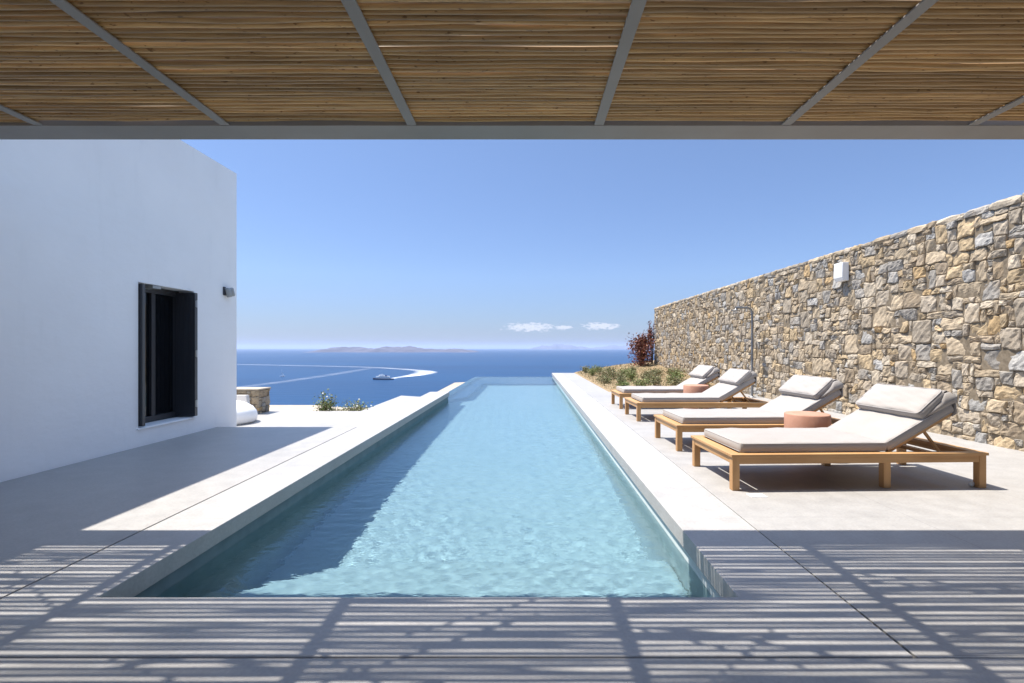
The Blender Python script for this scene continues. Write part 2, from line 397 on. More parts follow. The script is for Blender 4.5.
# hillside
nx, ny = 90, 90
xs = np.linspace(-260, 260, nx); ys = -40 + 420 * np.linspace(0, 1, ny) ** 1.4
X, Y = np.meshgrid(xs, ys)
Z = -2.2 - .30 * np.maximum(Y - 24.5, 0) - .12 * np.maximum(np.abs(X) - 25, 0)
Z += np.where(Y > 30, 1, 0) * (np.sin(X * .13) * np.cos(Y * .11) * .8 - 1.0)
m = MB(); m.v = [tuple(p) for p in np.stack([X.ravel(), Y.ravel(), Z.ravel()], 1)]
m.f = [(j * nx + i, j * nx + i + 1, (j + 1) * nx + i + 1, (j + 1) * nx + i) for j in range(ny - 1) for i in range(nx - 1)]
m.sm = [True] * len(m.f)
tag(m.build('hillside', M_SCRUB), kind='structure')
# sea
SEA = -70.0
m = MB(); rs = [0] + list(np.geomspace(60, 60000, 40)); sg = 96
m.v = [(r * math.sin(2 * math.pi * k / sg), r * math.cos(2 * math.pi * k / sg), SEA) for r in rs for k in range(sg)]
m.f = [(i * sg + k, (i + 1) * sg + k, (i + 1) * sg + (k + 1) % sg, i * sg + (k + 1) % sg) for i in range(len(rs) - 1) for k in range(sg)]
m.f = [tuple(reversed(f)) for f in m.f]
m.sm = [False] * len(m.f)
tag(m.build('sea', M_SEA), kind='structure')
def sea_pt(px, py, z=SEA):
    Yd = 500 * (1.2 - z) / (py - 348); return Vector(((px - 526) / 500 * Yd, Yd, z))
# islands on the horizon
def island(name, px0, px1, dist, prof, depth):
    m = MB(); n = 120; k = 14
    r = np.random.default_rng(int(px0)); ph = r.random(8) * 6.28
    for i in range(n + 1):
        u = i / n; x = (px0 + (px1 - px0) * u - 526) / 500 * dist
        h = np.interp(u, [p[0] for p in prof], [p[1] for p in prof])
        h *= 1 + .10 * sum(math.sin(u * f + p) / (1 + q * .5) for q, (f, p) in enumerate(zip((17, 29, 43, 61, 97), ph)))
        for j in range(k + 1):
            v = j / k; yy = dist + depth * (v - .0)
            e = math.sin(math.pi * v) ** .8
            m.v.append((x, yy + depth * .12 * math.sin(u * 23 + ph[5]), SEA - 2 + (h + 2) * e * (1 + .12 * math.sin(v * 19 + u * 40))))
    m.f = [(i * (k + 1) + j, (i + 1) * (k + 1) + j, (i + 1) * (k + 1) + j + 1, i * (k + 1) + j + 1) for i in range(n) for j in range(k)]
    m.sm = [True] * len(m.f)
    return tag(m.build(name, M_ISLE), kind='structure')
island('island', 296, 474, 8200, [(0, 2), (.12, 62), (.2, 82), (.3, 72), (.38, 64), (.48, 104), (.56, 84), (.68, 66), (.74, 46), (.83, 56), (.93, 44), (1, 2)], 1500)
island('island', 528, 598, 26000, [(0, 10), (.25, 200), (.5, 260), (.75, 190), (1, 10)], 4000)
island('island', 588, 652, 29000, [(0, 10), (.4, 190), (.7, 230), (1, 10)], 4000)

# haze over the sea
m = MB(); m.box(-70000, 70000, -9000, 66000, SEA - 60, 260)
hz = tag(m.build('haze', None), kind='stuff')
mh = bpy.data.materials.new('haze'); mh.use_nodes = True; t = mh.node_tree; t.nodes.clear()
o_ = N(t, 'ShaderNodeOutputMaterial'); pv = N(t, 'ShaderNodeVolumePrincipled')
pv.inputs['Color'].default_value = (.60, .70, .90, 1); pv.inputs['Density'].default_value = 4.0e-5; pv.inputs['Anisotropy'].default_value = 0.1
t.links.new(pv.outputs[0], o_.inputs['Volume']); hz.data.materials.append(mh)

# ------------------------------------------------------------------ white house
house = empty('white_house', (-4.7, 0, 0), 'white plastered house with one dark shuttered window beside the terrace', 'house')
def house_wall():
    m = MB(); H = 4.03; z0 = -.9; ya, yb = -5.0, 8.12; a, b_, c, d = 6.06, 7.075, .23, 2.0; D = .27
    yy = [ya, a, b_, yb]; zz = [z0, c, d, H]
    for i in range(3):
        for j in range(3):
            if i == 1 and j == 1: continue
            m.add([(0, yy[i], zz[j]), (0, yy[i + 1], zz[j]), (0, yy[i + 1], zz[j + 1]), (0, yy[i], zz[j + 1])], [(0, 1, 2, 3)])
    m.add([(0, a, c), (0, b_, c), (0, b_, d), (0, a, d), (-D, a, c), (-D, b_, c), (-D, b_, d), (-D, a, d)],
          [(1, 0, 4, 5), (2, 1, 5, 6), (3, 2, 6, 7), (0, 3, 7, 4)])
    L = -7.5
    m.add([(0, ya, z0), (L, ya, z0), (L, ya, H), (0, ya, H)], [(3, 2, 1, 0)])
    m.add([(0, yb, z0), (L, yb, z0), (L, yb, H), (0, yb, H)], [(0, 1, 2, 3)])
    m.add([(L, ya, z0), (L, yb, z0), (L, yb, H), (L, ya, H)], [(3, 2, 1, 0)])
    # parapet roof
    p = .3; q = H - .25
    m.add([(0, ya, H), (0, yb, H), (L, yb, H), (L, ya, H), (-p, ya + p, H), (-p, yb - p, H), (L + p, yb - p, H), (L + p, ya + p, H),
           (-p, ya + p, q), (-p, yb - p, q), (L + p, yb - p, q), (L + p, ya + p, q)],
          [(0, 1, 5, 4), (1, 2, 6, 5), (2, 3, 7, 6), (3, 0, 4, 7), (4, 5, 9, 8), (5, 6, 10, 9), (6, 7, 11, 10), (7, 4, 8, 11), (8, 9, 10, 11)])
    return m
house_wall().build('wall', M_PLASTER, house)
win = MB()
D = -.268
for y0, y1, z0, z1 in ((6.062, 6.14, .232, 1.998), (7.0, 7.073, .232, 1.998), (6.1405, 6.9995, .232, .31), (6.1405, 6.9995, 1.92, 1.998), (6.555, 6.625, .311, 1.919)):
    win.box(D, D + .06, y0, y1, z0, z1)
win_o = win.build('window', M_DARK, house, bevel=.004)
g = MB(); g.box(D + .012, D + .022, 6.141, 6.999, .311, 1.919); g.build('pane', M_GLASSDARK, win_o)
def shutter(y0, y1, x0, x1, zt, hinges):
    s = MB(); s.box(x0, x1, y0, y1, .245, zt)
    for k in range(4):                                    # raised vertical boards on the leaf faces
        xx = x0 + .012 + (x1 - x0 - .03) * k / 4
        s.box(xx, xx + (x1 - x0) / 4 - .018, y0 - .006, y0 - .0002, .30, zt - .05)
    o = s.build('shutter', M_DARK, house, bevel=.004)
    e = MB(); e.box(x1 - .001, x1 + .006, y0 + .002, y1 - .002, .25, zt - .005); e.build('edge_strip', M_DARKEDGE, o)
    if hinges:
        for z in (.42, 1.12, 1.82):
            hb = MB()
            hb.box(x1 + .0065, x1 + .012, (y0 + y1) / 2 - .022, (y0 + y1) / 2 + .02, z - .045, z + .045)
            hb.tube([(x1 + .014, (y0 + y1) / 2, z - .05), (x1 + .014, (y0 + y1) / 2, z + .05)], .008)
            hb.build('hinge', M_STEEL, o)
shutter(7.0, 7.056, -.205, .06, 1.975, True)
shutter(6.075, 6.12, -.20, .035, 1.985, False)
s = MB(); s.box(-.16, -.002, 6.30, 6.44, 1.955, 1.992); s.build('latch', M_FIX, house)
s = MB(); s.box(-.262, .022, 6.03, 7.10, .205, .2285); s.build('window_sill', M_PLASTER, house, bevel=.006)

fx = empty('wall_light', (-4.7, 7.84, 2.09), 'small twin metal spotlight high on the white house corner', 'wall light')
s = MB(); s.box(.0, .02, -.09, -.04, -.07, .06); s.build('back_plate', M_FIXD, fx, bevel=.004)
s = MB(); s.tube([(.015, -.065, .03), (.05, -.05, .04), (.055, .06, .04)], .008); s.build('bracket', M_FIX, fx)
for dy, dz in ((-.03, -.02), (.045, -.0)):
    s = MB(); M = Matrix.Translation((.055, dy, dz)) @ Matrix.Rotation(R(20), 4, 'X') @ Matrix.Scale(.95, 4)
    s.lathe([(.0, .06), (.03, .06), (.042, .045), (.045, -.06), (.04, -.075), (.0, -.07)], (0, 0, 0), 16, M); s.build('lamp_head', M_FIX, fx)

# ------------------------------------------------------------------ stone masonry
PAL = [((.385, .315, .225), 32), ((.41, .32, .205), 15), ((.35, .30, .235), 28), ((.295, .275, .245), 12), ((.44, .38, .295), 15), ((.31, .25, .18), 10), ((.41, .295, .165), 3), ((.325, .315, .295), 6)]
PW = np.array([p[1] for p in PAL], float); PW /= PW.sum()
def masonry(m, org, sd_, td, nd, S, T, cell, seed, n=9, relief=.015, big=1.0):
    """irregular coursed rubble over a rectangle S x T; stones stand proud along nd"""
    r = np.random.default_rng(seed)
    org, sd_, td, nd = (np.array(v, float) for v in (org, sd_, td, nd))
    C = max(2, round(S / cell)); Rw = max(2, round(T / cell)); cs, ct = S / C, T / Rw
    W = r.uniform(-.19, .19, (Rw + 1, C + 1, 2)); W[0, :, 1] = W[-1, :, 1] = 0; W[:, 0, 0] = W[:, -1, 0] = 0
    used = np.zeros((Rw, C), bool)
    def warp(a, b):                                       # a along s, b along t, in cells
        i = np.clip(np.floor(a).astype(int), 0, C - 1); j = np.clip(np.floor(b).astype(int), 0, Rw - 1)
        fa, fb = (a - i)[..., None], (b - j)[..., None]
        d = W[j, i] * (1 - fa) * (1 - fb) + W[j, i + 1] * fa * (1 - fb) + W[j + 1, i] * (1 - fa) * fb + W[j + 1, i + 1] * fa * fb
        return (a + d[..., 0]) * cs, (b + d[..., 1]) * ct
    sizes = [(1, 1, 12), (2, 1, 18), (3, 1, 12), (2, 2, 18), (3, 2, 17), (4, 2, 7), (3, 3, 8 * big), (4, 3, 4 * big), (2, 3, 6), (1, 2, 6), (5, 2, 2 * big), (4, 4, 2 * big), (4, 1, 4)]
    sw = np.array([z[2] for z in sizes], float); sw /= sw.sum()
    g = np.array([-1, -.95, -.84, -.55, -.25, .05, .35, .62, .86, .95, 1]); n = len(g); U, V = np.meshgrid(g, g)
    fs = [(j * n + i, j * n + i + 1, (j + 1) * n + i + 1, (j + 1) * n + i) for j in range(n - 1) for i in range(n - 1)]
    flip = np.dot(np.cross(sd_, td), nd) < 0
    if flip: fs = [tuple(reversed(f)) for f in fs]
    order = [(j, i) for j in range(Rw) for i in range(C)]
    for j, i in order:
        if used[j, i]: continue
        for _ in range(6):
            a, h, _w = sizes[r.choice(len(sizes), p=sw)]
            if j + h <= Rw and i + a <= C and not used[j:j + h, i:i + a].any(): break
        else: a = h = 1
        used[j:j + h, i:i + a] = True
        k = r.uniform(.0, .10)
        uu = U * np.sqrt(1 - k * V * V * .5) ; vv = V * np.sqrt(1 - k * U * U * .5)
        # knocked-off corners
        for q in range(4):
            if r.random() < .28:
                su, sv = ((1, 1), (1, -1), (-1, 1), (-1, -1))[q]; cut = r.uniform(.03, .16)
                over = np.clip((uu * su + vv * sv) - (2 - 2 * cut), 0, None) / 2
                uu = uu - su * over; vv = vv - sv * over
        jt = r.uniform(.02, .065); ia = 1 - jt / a; ih = 1 - jt / h
        p1, p2, p3, p4 = r.random(4) * 6.28
        edge = .016 * np.sin(V * 4 + p1) * np.abs(U) / a, .016 * np.sin(U * 4 + p2) * np.abs(V) / h
        s_, t_ = warp(i + a * (.5 + .5 * (uu * ia + edge[0])), j + h * (.5 + .5 * (vv * ih + edge[1])))
        e = np.maximum(np.abs(U), np.abs(V))
        prof = np.interp(e, [0, .84, .95, 1], [1, .985, .80, 0])
        lump = .006 * np.sin(s_ * 23 + p1) * np.sin(t_ * 27 + p2) + .004 * np.sin(s_ * 61 + t_ * 47 + p3) + r.normal(0, .0027, U.shape)
        fa = r.normal(0, .015, 4); facet = np.minimum(np.minimum(fa[0] * U + fa[1] * V, fa[2] * U + fa[3] * V) + .008, .02)
        d = -.022 + prof * (relief + .022 + r.normal(0, .008) + lump + facet)
        P = org + s_[..., None] * sd_ + t_[..., None] * td + d[..., None] * nd
        c = np.array(PAL[r.choice(len(PAL), p=PW)][0]) * r.uniform(.85, 1.10)
        m.add(P.reshape(-1, 3), fs, c, False)

wall = empty('stone_wall', (0, 0, 0), 'tall dry stone rubble wall of beige and grey blocks behind loungers', 'stone wall')
WT = 2.93
m = MB(); m.box(WX + .002, WX + .52, 0.6, 22.4, -.3, WT - .02)
m.build('wall_core', M_MORTAR, wall)
m = MB(); masonry(m, (WX, .6, -.12), (0, 1, 0), (0, 0, 1), (-1, 0, 0), 21.8, WT + .10, .087, 11)
masonry(m, (WX, 22.4, -.12), (1, 0, 0), (0, 0, 1), (0, 1, 0), .52, WT + .10, .12, 12)
m.build('stone_facing', M_STONE, wall)
# flat cap stones along the top
m = MB(); r = np.random.default_rng(5); y = .55
while y < 22.42:
    L = float(r.uniform(.14, .42)); L = min(L, 22.5 - y)
    h = float(r.uniform(.093, .102)); n = 7
    c = np.array(PAL[r.choice(len(PAL), p=PW)][0]) * r.uniform(.72, 1.22)
    x0 = WX - .018 + r.normal(0, .006); x1 = WX + .56
    prof = [(0, 0), (-.012, h * .35), (-.004, h * .75), (.03, h), (.3, h * 1.02), (x1 - x0 - .03, h), (x1 - x0, h * .6), (x1 - x0, 0)]
    vs = []
    ts = [0.0, .05, .2, .5, .8, .95, 1.0]
    tl = r.normal(0, .003)
    for q in ts:
        sh = 1 - .10 * (abs(q - .5) * 2) ** 8
        for a, b_ in prof:
            vs.append((x0 + a + (.02 if q in (0, 1.0) else 0) + r.normal(0, .006), y + .006 + (L - .012) * q, WT - .03 + b_ * sh + .03 * (b_ > 0) * 0 + tl * (q - .5) * 2 + r.normal(0, .005)))
    k = len(prof)
    fs = [(i * k + j, i * k + j + 1, (i + 1) * k + j + 1, (i + 1) * k + j) for i in range(len(ts) - 1) for j in range(k - 1)]
    fs += [tuple(range(k)), tuple(range((len(ts) - 1) * k + k - 1, (len(ts) - 1) * k - 1, -1))]
    m.add(vs, [tuple(reversed(f)) for f in fs], c, False); y += L
m.build('cap_stones', M_STONE, wall)

# low stone wall past the house corner
lw = empty('low_stone_wall', (0, 0, 0), 'short low brown stone wall with pale cap beyond the house corner', 'stone wall')
m = MB(); m.box(-6.9, -5.485, 10.23, 10.68, -.15, .33); m.build('wall_core', M_MORTAR, lw)
m = MB(); masonry(m, (-6.9, 10.23, -.16), (1, 0, 0), (0, 0, 1), (0, -1, 0), 1.43, .49, .075, 31, relief=.02)
masonry(m, (-5.485, 10.22, -.16), (0, 1, 0), (0, 0, 1), (1, 0, 0), .46, .49, .075, 32, relief=.02)
m.build('stone_facing', M_STONE, lw)
m = MB(); m.prism([(-6.92, 10.19), (-5.45, 10.19), (-5.45, 10.70), (-6.92, 10.70)], .331, .365); m.build('cap', M_SAND, lw, bevel=.012)

# white rounded armchair peeking past the corner
ch = empty('garden_chair', (-5.40, 9.0, -.15), 'round white garden chair with grey upright back peeking past house corner', 'chair')
s = MB(); s.lathe([(.0, 0), (.44, .0), (.49, .04), (.505, .12), (.49, .20), (.43, .28), (.33, .345), (.20, .39), (.0, .405)], (0, 0, 0), 40); s.build('seat', M_PLASTER, ch)
s = MB(); s.prism([(-.6, .40), (.20, .40), (.22, .47), (-.6, .47)], .0, .46)
for i, v in enumerate(s.v):
    if v[2] > .3 and v[0] > .1: s.v[i] = (v[0] - .09, v[1] + .05, v[2])
s.build('backrest', mat('grey_panel', (.50, .48, .46), .7)[0], ch, bevel=.012)

# ------------------------------------------------------------------ reed pergola
PH = 2.72
perg = empty('reed_pergola', (0, 0, PH), 'grey steel pergola roofed with brown reed mats over the terrace', 'pergola')
XK = [.498 + 1.2775 * k for k in range(-4, 5)]
PX0, PX1 = -4.69, WX - .04
s = MB(); s.box(PX0, PX1, 3.418, 3.648, 0, .17); s.build('front_beam', M_BEAM, perg, bevel=.003)
s = MB(); s.box(PX0, PX1, 2.045, 2.135, -.001, .0135); s.build('cross_beam', M_BEAM, perg, bevel=.002)
s = MB(); s.box(PX0, PX1, -1.35, -1.15, 0, .17); s.build('back_beam', M_BEAM, perg, bevel=.003)
for x in XK:
    s = MB(); s.box(x - .0325, x + .0325, -1.149, 2.0445, .002, .012); s.box(x - .0325, x + .0325, 2.1355, 3.4145, .002, .012)
    s.build('rafter', M_BEAM, perg, bevel=.002)
edges = [PX0 + .01] + XK + [PX1 - .01]
for bi in range(len(edges) - 1):
    xa, xb = edges[bi], edges[bi + 1]
    r = np.random.default_rng(100 + bi); m = MB()
    y = -1.12 + r.uniform(0, .03)
    def reed(yc, zc, rad, x0=None, x1=None, yaw=0):
        x0 = xa - .0 + r.uniform(-.008, .0) if x0 is None else x0; x1 = xb + r.uniform(-.004, .008) if x1 is None else x1
        n = 7; p1 = r.random() * 6.28; am = r.normal(0, .0022); sag = r.normal(0, .002)
        pts = []
        for i in range(n):
            u = i / (n - 1); x = x0 + (x1 - x0) * u
            pts.append((x, yc + (u - .5) * yaw + am * math.sin(u * 9 + p1), zc + sag * math.sin(u * 6 + p1) + .0015 * math.cos(u * 9 + p1)))
        hue = r.random()
        c = np.array((.58, .38, .17)) * (1 - hue) + np.array((.47, .315, .155)) * hue
        c = c * .92 * r.uniform(.62, 1.22)
        tp = 1 + r.normal(0, .10)
        m.tube(pts, [rad * (1 + (tp - 1) * (i / (n - 1) - .5)) for i in range(n)], 6, c)
    big = 0
    while y < 3.388:
        rad = r.uniform(.0128, .0168)
        reed(y + rad, .015 + rad + r.uniform(0, .004), rad, yaw=r.normal(0, .004))
        if r.random() < .94: reed(y + rad + r.normal(0, .0025), .015 + 2 * rad + .013 + r.uniform(0, .005), r.uniform(.0105, rad), yaw=r.normal(0, .005))
        big = (big + 1) % 2
        y += 2 * rad + (r.uniform(.012, .0185) if big and r.random() < .76 else r.uniform(.004, .009))
    for q in range(16):                                     # stray reeds added skew on top to break up the floor shadows
        yc = r.uniform(-.9, 3.2); rad = r.uniform(.006, .011); xm = r.uniform(xa, xb)
        reed(yc, .085 + rad, rad, x0=max(xa, xm - .5), x1=min(xb, xm + .5), yaw=r.normal(0, .35) if q < 12 else r.normal(0, .1))
    m.build('reed_mat', M_REED, perg)

# ------------------------------------------------------------------ sun loungers
def cushion(lx, ly, lz, rad, puff, seed, n=18):
    r = np.random.default_rng(seed)
    g = np.concatenate([[-1, -.985, -.95], np.linspace(-.88, .88, n), [.95, .985, 1]])
    gz = np.array([-1, -.6, 0, .6, 1]); half = np.array((lx, ly, lz)) / 2
    m = MB(); idx = {}
    def face(a, b_, fix, sgn):
        ga = g if a < 2 else gz; gb = g if b_ < 2 else gz
        pts = np.zeros((len(gb), len(ga), 3)); A, B = np.meshgrid(ga, gb)
        pts[..., a] = A; pts[..., b_] = B; pts[..., fix] = sgn
        P = pts * half; q = np.clip(P, -(half - rad), half - rad); dlt = P - q
        ln = np.linalg.norm(dlt, axis=-1, keepdims=True); P2 = q + rad * dlt / np.maximum(ln, 1e-9)
        u, v = pts[..., 0], pts[..., 1]
        wv = np.clip((1 - u ** 4) * (1 - v ** 4), 0, 1)
        P2[..., 2] += np.sign(pts[..., 2]) * puff * wv * (np.abs(pts[..., 2]) > .9)
        P2[..., 2] += (.0032 * np.sin(u * 8 + seed) * np.sin(v * 5 + seed * 2) + .002 * np.sin(u * 17 - v * 11 + seed)) * (pts[..., 2] > .9)
        bul = puff * .5 * (1 - pts[..., 2] ** 2)
        if fix != 2: P2[..., fix] += sgn * bul * (1 - (pts[..., 1 - fix]) ** 6)
        w_, h_ = len(ga), len(gb)
        fs = [(j * w_ + i, j * w_ + i + 1, (j + 1) * w_ + i + 1, (j + 1) * w_ + i) for j in range(h_ - 1) for i in range(w_ - 1)]
        nrm = np.zeros(3); ea = np.zeros(3); eb = np.zeros(3); ea[a] = 1; eb[b_] = 1; nrm[fix] = sgn
        if np.dot(np.cross(ea, eb), nrm) < 0: fs = [tuple(reversed(f)) for f in fs]
        m.add(P2.reshape(-1, 3), fs, None, True)
    face(0, 1, 2, 1); face(0, 1, 2, -1); face(0, 2, 1, 1); face(0, 2, 1, -1); face(1, 2, 0, 1); face(1, 2, 0, -1)
    return m
def xf(m, M):
    m.v = [tuple(M @ Vector(p)) for p in m.v]; return m
def piping(lx, ly, lz, rad, M):
    m = MB(); hx, hy = lx / 2 - .006, ly / 2 - .006
    for z in (lz / 2 - .008, -lz / 2 + .008):
        pts = []; cr = .03
        for cx, cy_, a0 in ((hx - cr, hy - cr, 0), (-hx + cr, hy - cr, 90), (-hx + cr, -hy + cr, 180), (hx - cr, -hy + cr, 270)):
            for k in range(5):
                a = R(a0 + 22.5 * k); pts.append((cx + (cr + .004) * math.cos(a), cy_ + (cr + .004) * math.sin(a), z))
        m.tube(pts, rad, 6, closed=True)
    return xf(m, M)

LL, LW = 2.21, .92
def make_lounger():
    o = empty('sun_lounger', (0, 0, 0), 'x', 'sun lounger', 'sun loungers in a row along the stone wall')
    zc0, zc1 = .281, .305
    for q in (0, 1):
        f = MB(); y0, y1, a0, a1 = ((-.012, .07, .004, .030), (LW - .07, LW + .012, LW - .030, LW - .004))[q]
        f.box(-.012, LL + .012, y0, y1, zc0, zc1); f.box(.062, LL - .062, a0, a1, .222, .2812); f.build('side_rail', W_X, o, bevel=.003)
        f = MB(); x0, x1, a0, a1 = ((-.012, .085, .004, .030), (LL - .085, LL + .012, LL - .030, LL - .004))[q]
        f.box(x0, x1, .0705, LW - .0705, zc0, zc1); f.box(a0, a1, .062, LW - .062, .222, .2812); f.build('end_rail', W_Y, o, bevel=.003)
    f = MB(); f.box(1.36, 1.42, .031, LW - .031, .235, .2805); f.build('crossbar', W_Y, o, bevel=.003)
    f = MB(); f.box(.10, 1.35, LW / 2 - .03, LW / 2 + .03, .235, .2625)
    for k in range(14):
        x = .12 + k * .087; f.box(x, x + .06, .0305, LW - .0305, .262, .2795)
    f.build('slat_base', W_Y, o)
    for x in (0, 1.33, LL - .062):
        for y in (0, LW - .062):
            f = MB(); yo = 0 if x != 1.33 else (.031 if y == 0 else -.031)
            f.box(x, x + .062, y + yo, y + .062 + yo, 0, .2802 if x != 1.33 else .2795); f.build('leg', W_Z, o, bevel=.003)
    f = MB(); M = Matrix.Translation((LL - .088, .05, .025)) @ Matrix.Rotation(R(90), 4, 'X')
    f.lathe([(0, -.010), (.020, -.010), (.024, -.005), (.024, .005), (.020, .010), (0, .010)], (0, 0, 0), 16, M); f.build('wheel', mat('grey_wheel', (.5, .5, .49), .6)[0], o)
    A = R(30); H = Matrix.Translation((1.405, 0, .312)) @ Matrix.Rotation(-A, 4, 'Y')
    f = MB(); BL = .66
    f.box(.0, BL, .085, .125, -.028, -.001, H); f.box(.0, BL, LW - .125, LW - .085, -.028, -.001, H)
    for k in range(8): f.box(.012 + k * .083, .072 + k * .083, .1245, LW - .1245, -.022, -.004, H)
    f.build('backrest', W_Y, o)
    for y in (.15, LW - .18):
        f = MB(); a = H @ Vector((.40, y, -.03)); f.tube([a, (1.94, y, .262)], .014, 6); f.build('strut', W_X, o)
    f = MB(); f.box(1.91, 1.97, .031, LW - .031, .232, .262); f.build('crossbar', W_Y, o)
    mx, my, mz = 1.29, .80, .082
    M = Matrix.Translation((.095 + mx / 2, LW / 2, .306 + mz / 2))
    c = xf(cushion(mx, my, mz, .018, .007, 3), M).build('mattress', M_FAB, o)
    piping(mx, my, mz, .0045, M).build('piping', M_PIPE, c)
    bx, bz = .69, .08
    M = H @ Matrix.Translation((bx / 2 - .008, LW / 2, bz / 2 + .004))
    c = xf(cushion(bx, my, bz, .018, .007, 5), M).build('back_cushion', M_FAB, o)
    piping(bx, my, bz, .0045, M).build('piping', M_PIPE, c)
    px, pz = .31, .088
    M = H @ Matrix.Translation((.535, LW / 2, .147)) @ Matrix.Rotation(R(-12), 4, 'Y')
    c = xf(cushion(px, my - .01, pz, .026, .012, 8), M).build('pillow', M_FAB, o)
    piping(px, my - .01, pz, .004, M).build('piping', M_PIPE, c)
    # canvas flap of the pillow folded over the top of the backrest
    f = MB(); n = 26; path = [(.735, .195), (.775, .175), (.80, .125), (.80, .07), (.77, .02), (.74, -.02), (.71, -.034)]
    vs = []
    for i, (a, b_) in enumerate(path):
        for k in range(n):
            v = k / (n - 1); y = .072 + (LW - .144) * v
            wob = .010 * math.sin(v * 21 + i * 1.3) + .006 * math.sin(v * 47 + i)
            vs.append(H @ Vector((a - .07 + wob * (1 if i < 5 else .3), y + (.02 * math.sin(i * 1.1) if k in (0, n - 1) else 0), b_ + .4 * wob)))
    f.add(vs, [(i * n + k, i * n + k + 1, (i + 1) * n + k + 1, (i + 1) * n + k) for i in range(len(path) - 1) for k in range(n - 1)], None, True)
    fo = f.build('flap', M_FABD, o); sm = fo.modifiers.new('thick', 'SOLIDIFY'); sm.thickness = .008; sm.offset = 0
    # side folds of the slip cover between pillow and back cushion
    for y, d in ((.062, -1), (LW - .062, 1)):
        f = MB(); P = [H @ Vector((a - .07, y + d * q, b_)) for a, b_, q in ((.49, .09, 0), (.59, .115, .010), (.67, .14, .004), (.74, .18, .014), (.79, .165, .006), (.812, .11, .014), (.805, .06, .002), (.73, .078, .012), (.59, .082, .004))]
        cen = sum(P, Vector()) / len(P) + Vector((0, d * .012, 0))
        vs = P + [cen]; k = len(P)
        vs2 = [p - Vector((0, d * .03, 0)) for p in P]
        f.add(vs + vs2, [(i, (i + 1) % k, k) for i in range(k)] + [(i, k + 1 + i, k + 1 + (i + 1) % k, (i + 1) % k) for i in range(k)], None, True)
        f.build('cover_fold', M_FABD, o)
    return o
spots = [((1.735, 4.20), 2.1, 'teak sun lounger with pale grey cushions, closest of the row to the pergola shade'),
         ((1.755, 5.80), 1.6, 'teak sun lounger second from the pergola shade, just past the large terracotta stool'),
         ((1.815, 8.16), 1.2, 'teak sun lounger third from the pergola shade, standing below the steel garden shower'),
         ((1.845, 9.83), .6, 'teak sun lounger at the far end of the row beside the planted bed')]
base = make_lounger()
for k, ((x, y), a, lab) in enumerate(spots):
    o = base if k == 0 else copy_tree(base)
    o.location = (x, y, 0); o.rotation_euler = (0, 0, R(a)); o['label'] = lab
    for c in [q for q in bpy.data.objects if q.parent == o]:
        if c.name.startswith('pillow'): c.location = ((0, 0, 0), (.012, -.018, .005), (-.008, .016, -.003), (.01, .01, .004))[k]; c.rotation_euler = (0, 0, R((0, 1.1, -1.2, .7)[k]))
        if c.name.startswith('mattress'): c.location = ((0, 0, 0), (-.006, .008, 0), (.004, -.009, 0), (-.004, -.006, 0))[k]

def stool(x, y, d, h, lab):
    r_ = d / 2; s = MB()
    s.lathe([(0, 0), (r_ - .012, 0), (r_, .012), (r_, h - .014), (r_ - .004, h - .005), (r_ - .014, h), (r_ * .5, h + .001), (0, h + .001)], (0, 0, 0), 56)
    o = s.build('stool', M_TERRA); o.location = (x, y, 0); tag(o, lab, 'stool', 'terracotta drum stools between the loungers')
stool(3.075, 5.47, .45, .487, 'round terracotta drum stool between the two loungers closest to the pergola')
stool(3.22, 9.47, .46, .50, 'smaller looking terracotta drum stool between the two farthest loungers')

# square floor plate beside the front lounger
s = MB(); s.box(-.065, .065, -.05, .05, 0.0005, .005); o = s.build('floor_plate', M_WHITE, bevel=.002); o.location = (1.875, 4.06, 0)
tag(o, 'small white rectangular cover plate set flush in paving beside front lounger', 'cover plate')

# loudspeaker on the wall
sp = empty('wall_speaker', (WX - .03, 9.01, 2.565), 'white box loudspeaker mounted high on the stone wall', 'loudspeaker')
s = MB(); P = [(-.115, .165), (-.125, -.10), (-.085, -.165), (.0, -.165), (.0, .165)]
s.v = [(a, -.125, b_) for a, b_ in P] + [(a, .125, b_) for a, b_ in P]; k = 5
s.f = [tuple(range(k)), tuple(range(2 * k - 1, k - 1, -1))] + [(i, k + i, k + (i + 1) % k, (i + 1) % k) for i in range(k)]; s.sm = [False] * len(s.f)
s.build('cabinet', M_WHITE, sp, bevel=.008)
s = MB(); s.v = [(-.1275 + .0, -.105, -.08), (-.1275, .105, -.08), (-.1185, .105, .145), (-.1185, -.105, .145)]; s.f = [(0, 3, 2, 1)]; s.sm = [False]
s.build('grille', mat('grille_white', (.72, .72, .72), .7)[0], sp)
s = MB(); s.box(-.001, .05, -.03, .03, -.05, .05); s.build('bracket', M_FIX, sp)
# garden shower
sh = empty('garden_shower', (5.52, 12.2, 0), 'slim steel garden shower pole with curved neck by the stone wall', 'shower')
pts = [(0, 0, .02), (0, 0, 1.0), (0, 0, 2.05)] + [(-.13 + .13 * math.cos(a), 0, 2.05 + .13 * math.sin(a)) for a in (R(20), R(45), R(70), R(90))] + [(-.40, 0, 2.185)]
s = MB(); s.tube(pts, .026, 12); s.build('pole', M_PIPEMETAL, sh)
s = MB(); s.lathe([(0, .05), (.02, .05), (.022, .015), (.10, .008), (.10, -.008), (0, -.008)], (-.40, 0, 2.12), 20); s.build('shower_head', M_PIPEMETAL, sh)
s = MB(); s.lathe([(0, 0), (.09, 0), (.09, .012), (.03, .02), (.03, .03), (0, .03)], (0, 0, 0), 20); s.build('base_plate', M_PIPEMETAL, sh)
s = MB(); s.tube([(0, 0, 1.05), (-.09, 0, 1.05)], .02, 10); s.build('tap', M_PIPEMETAL, sh)

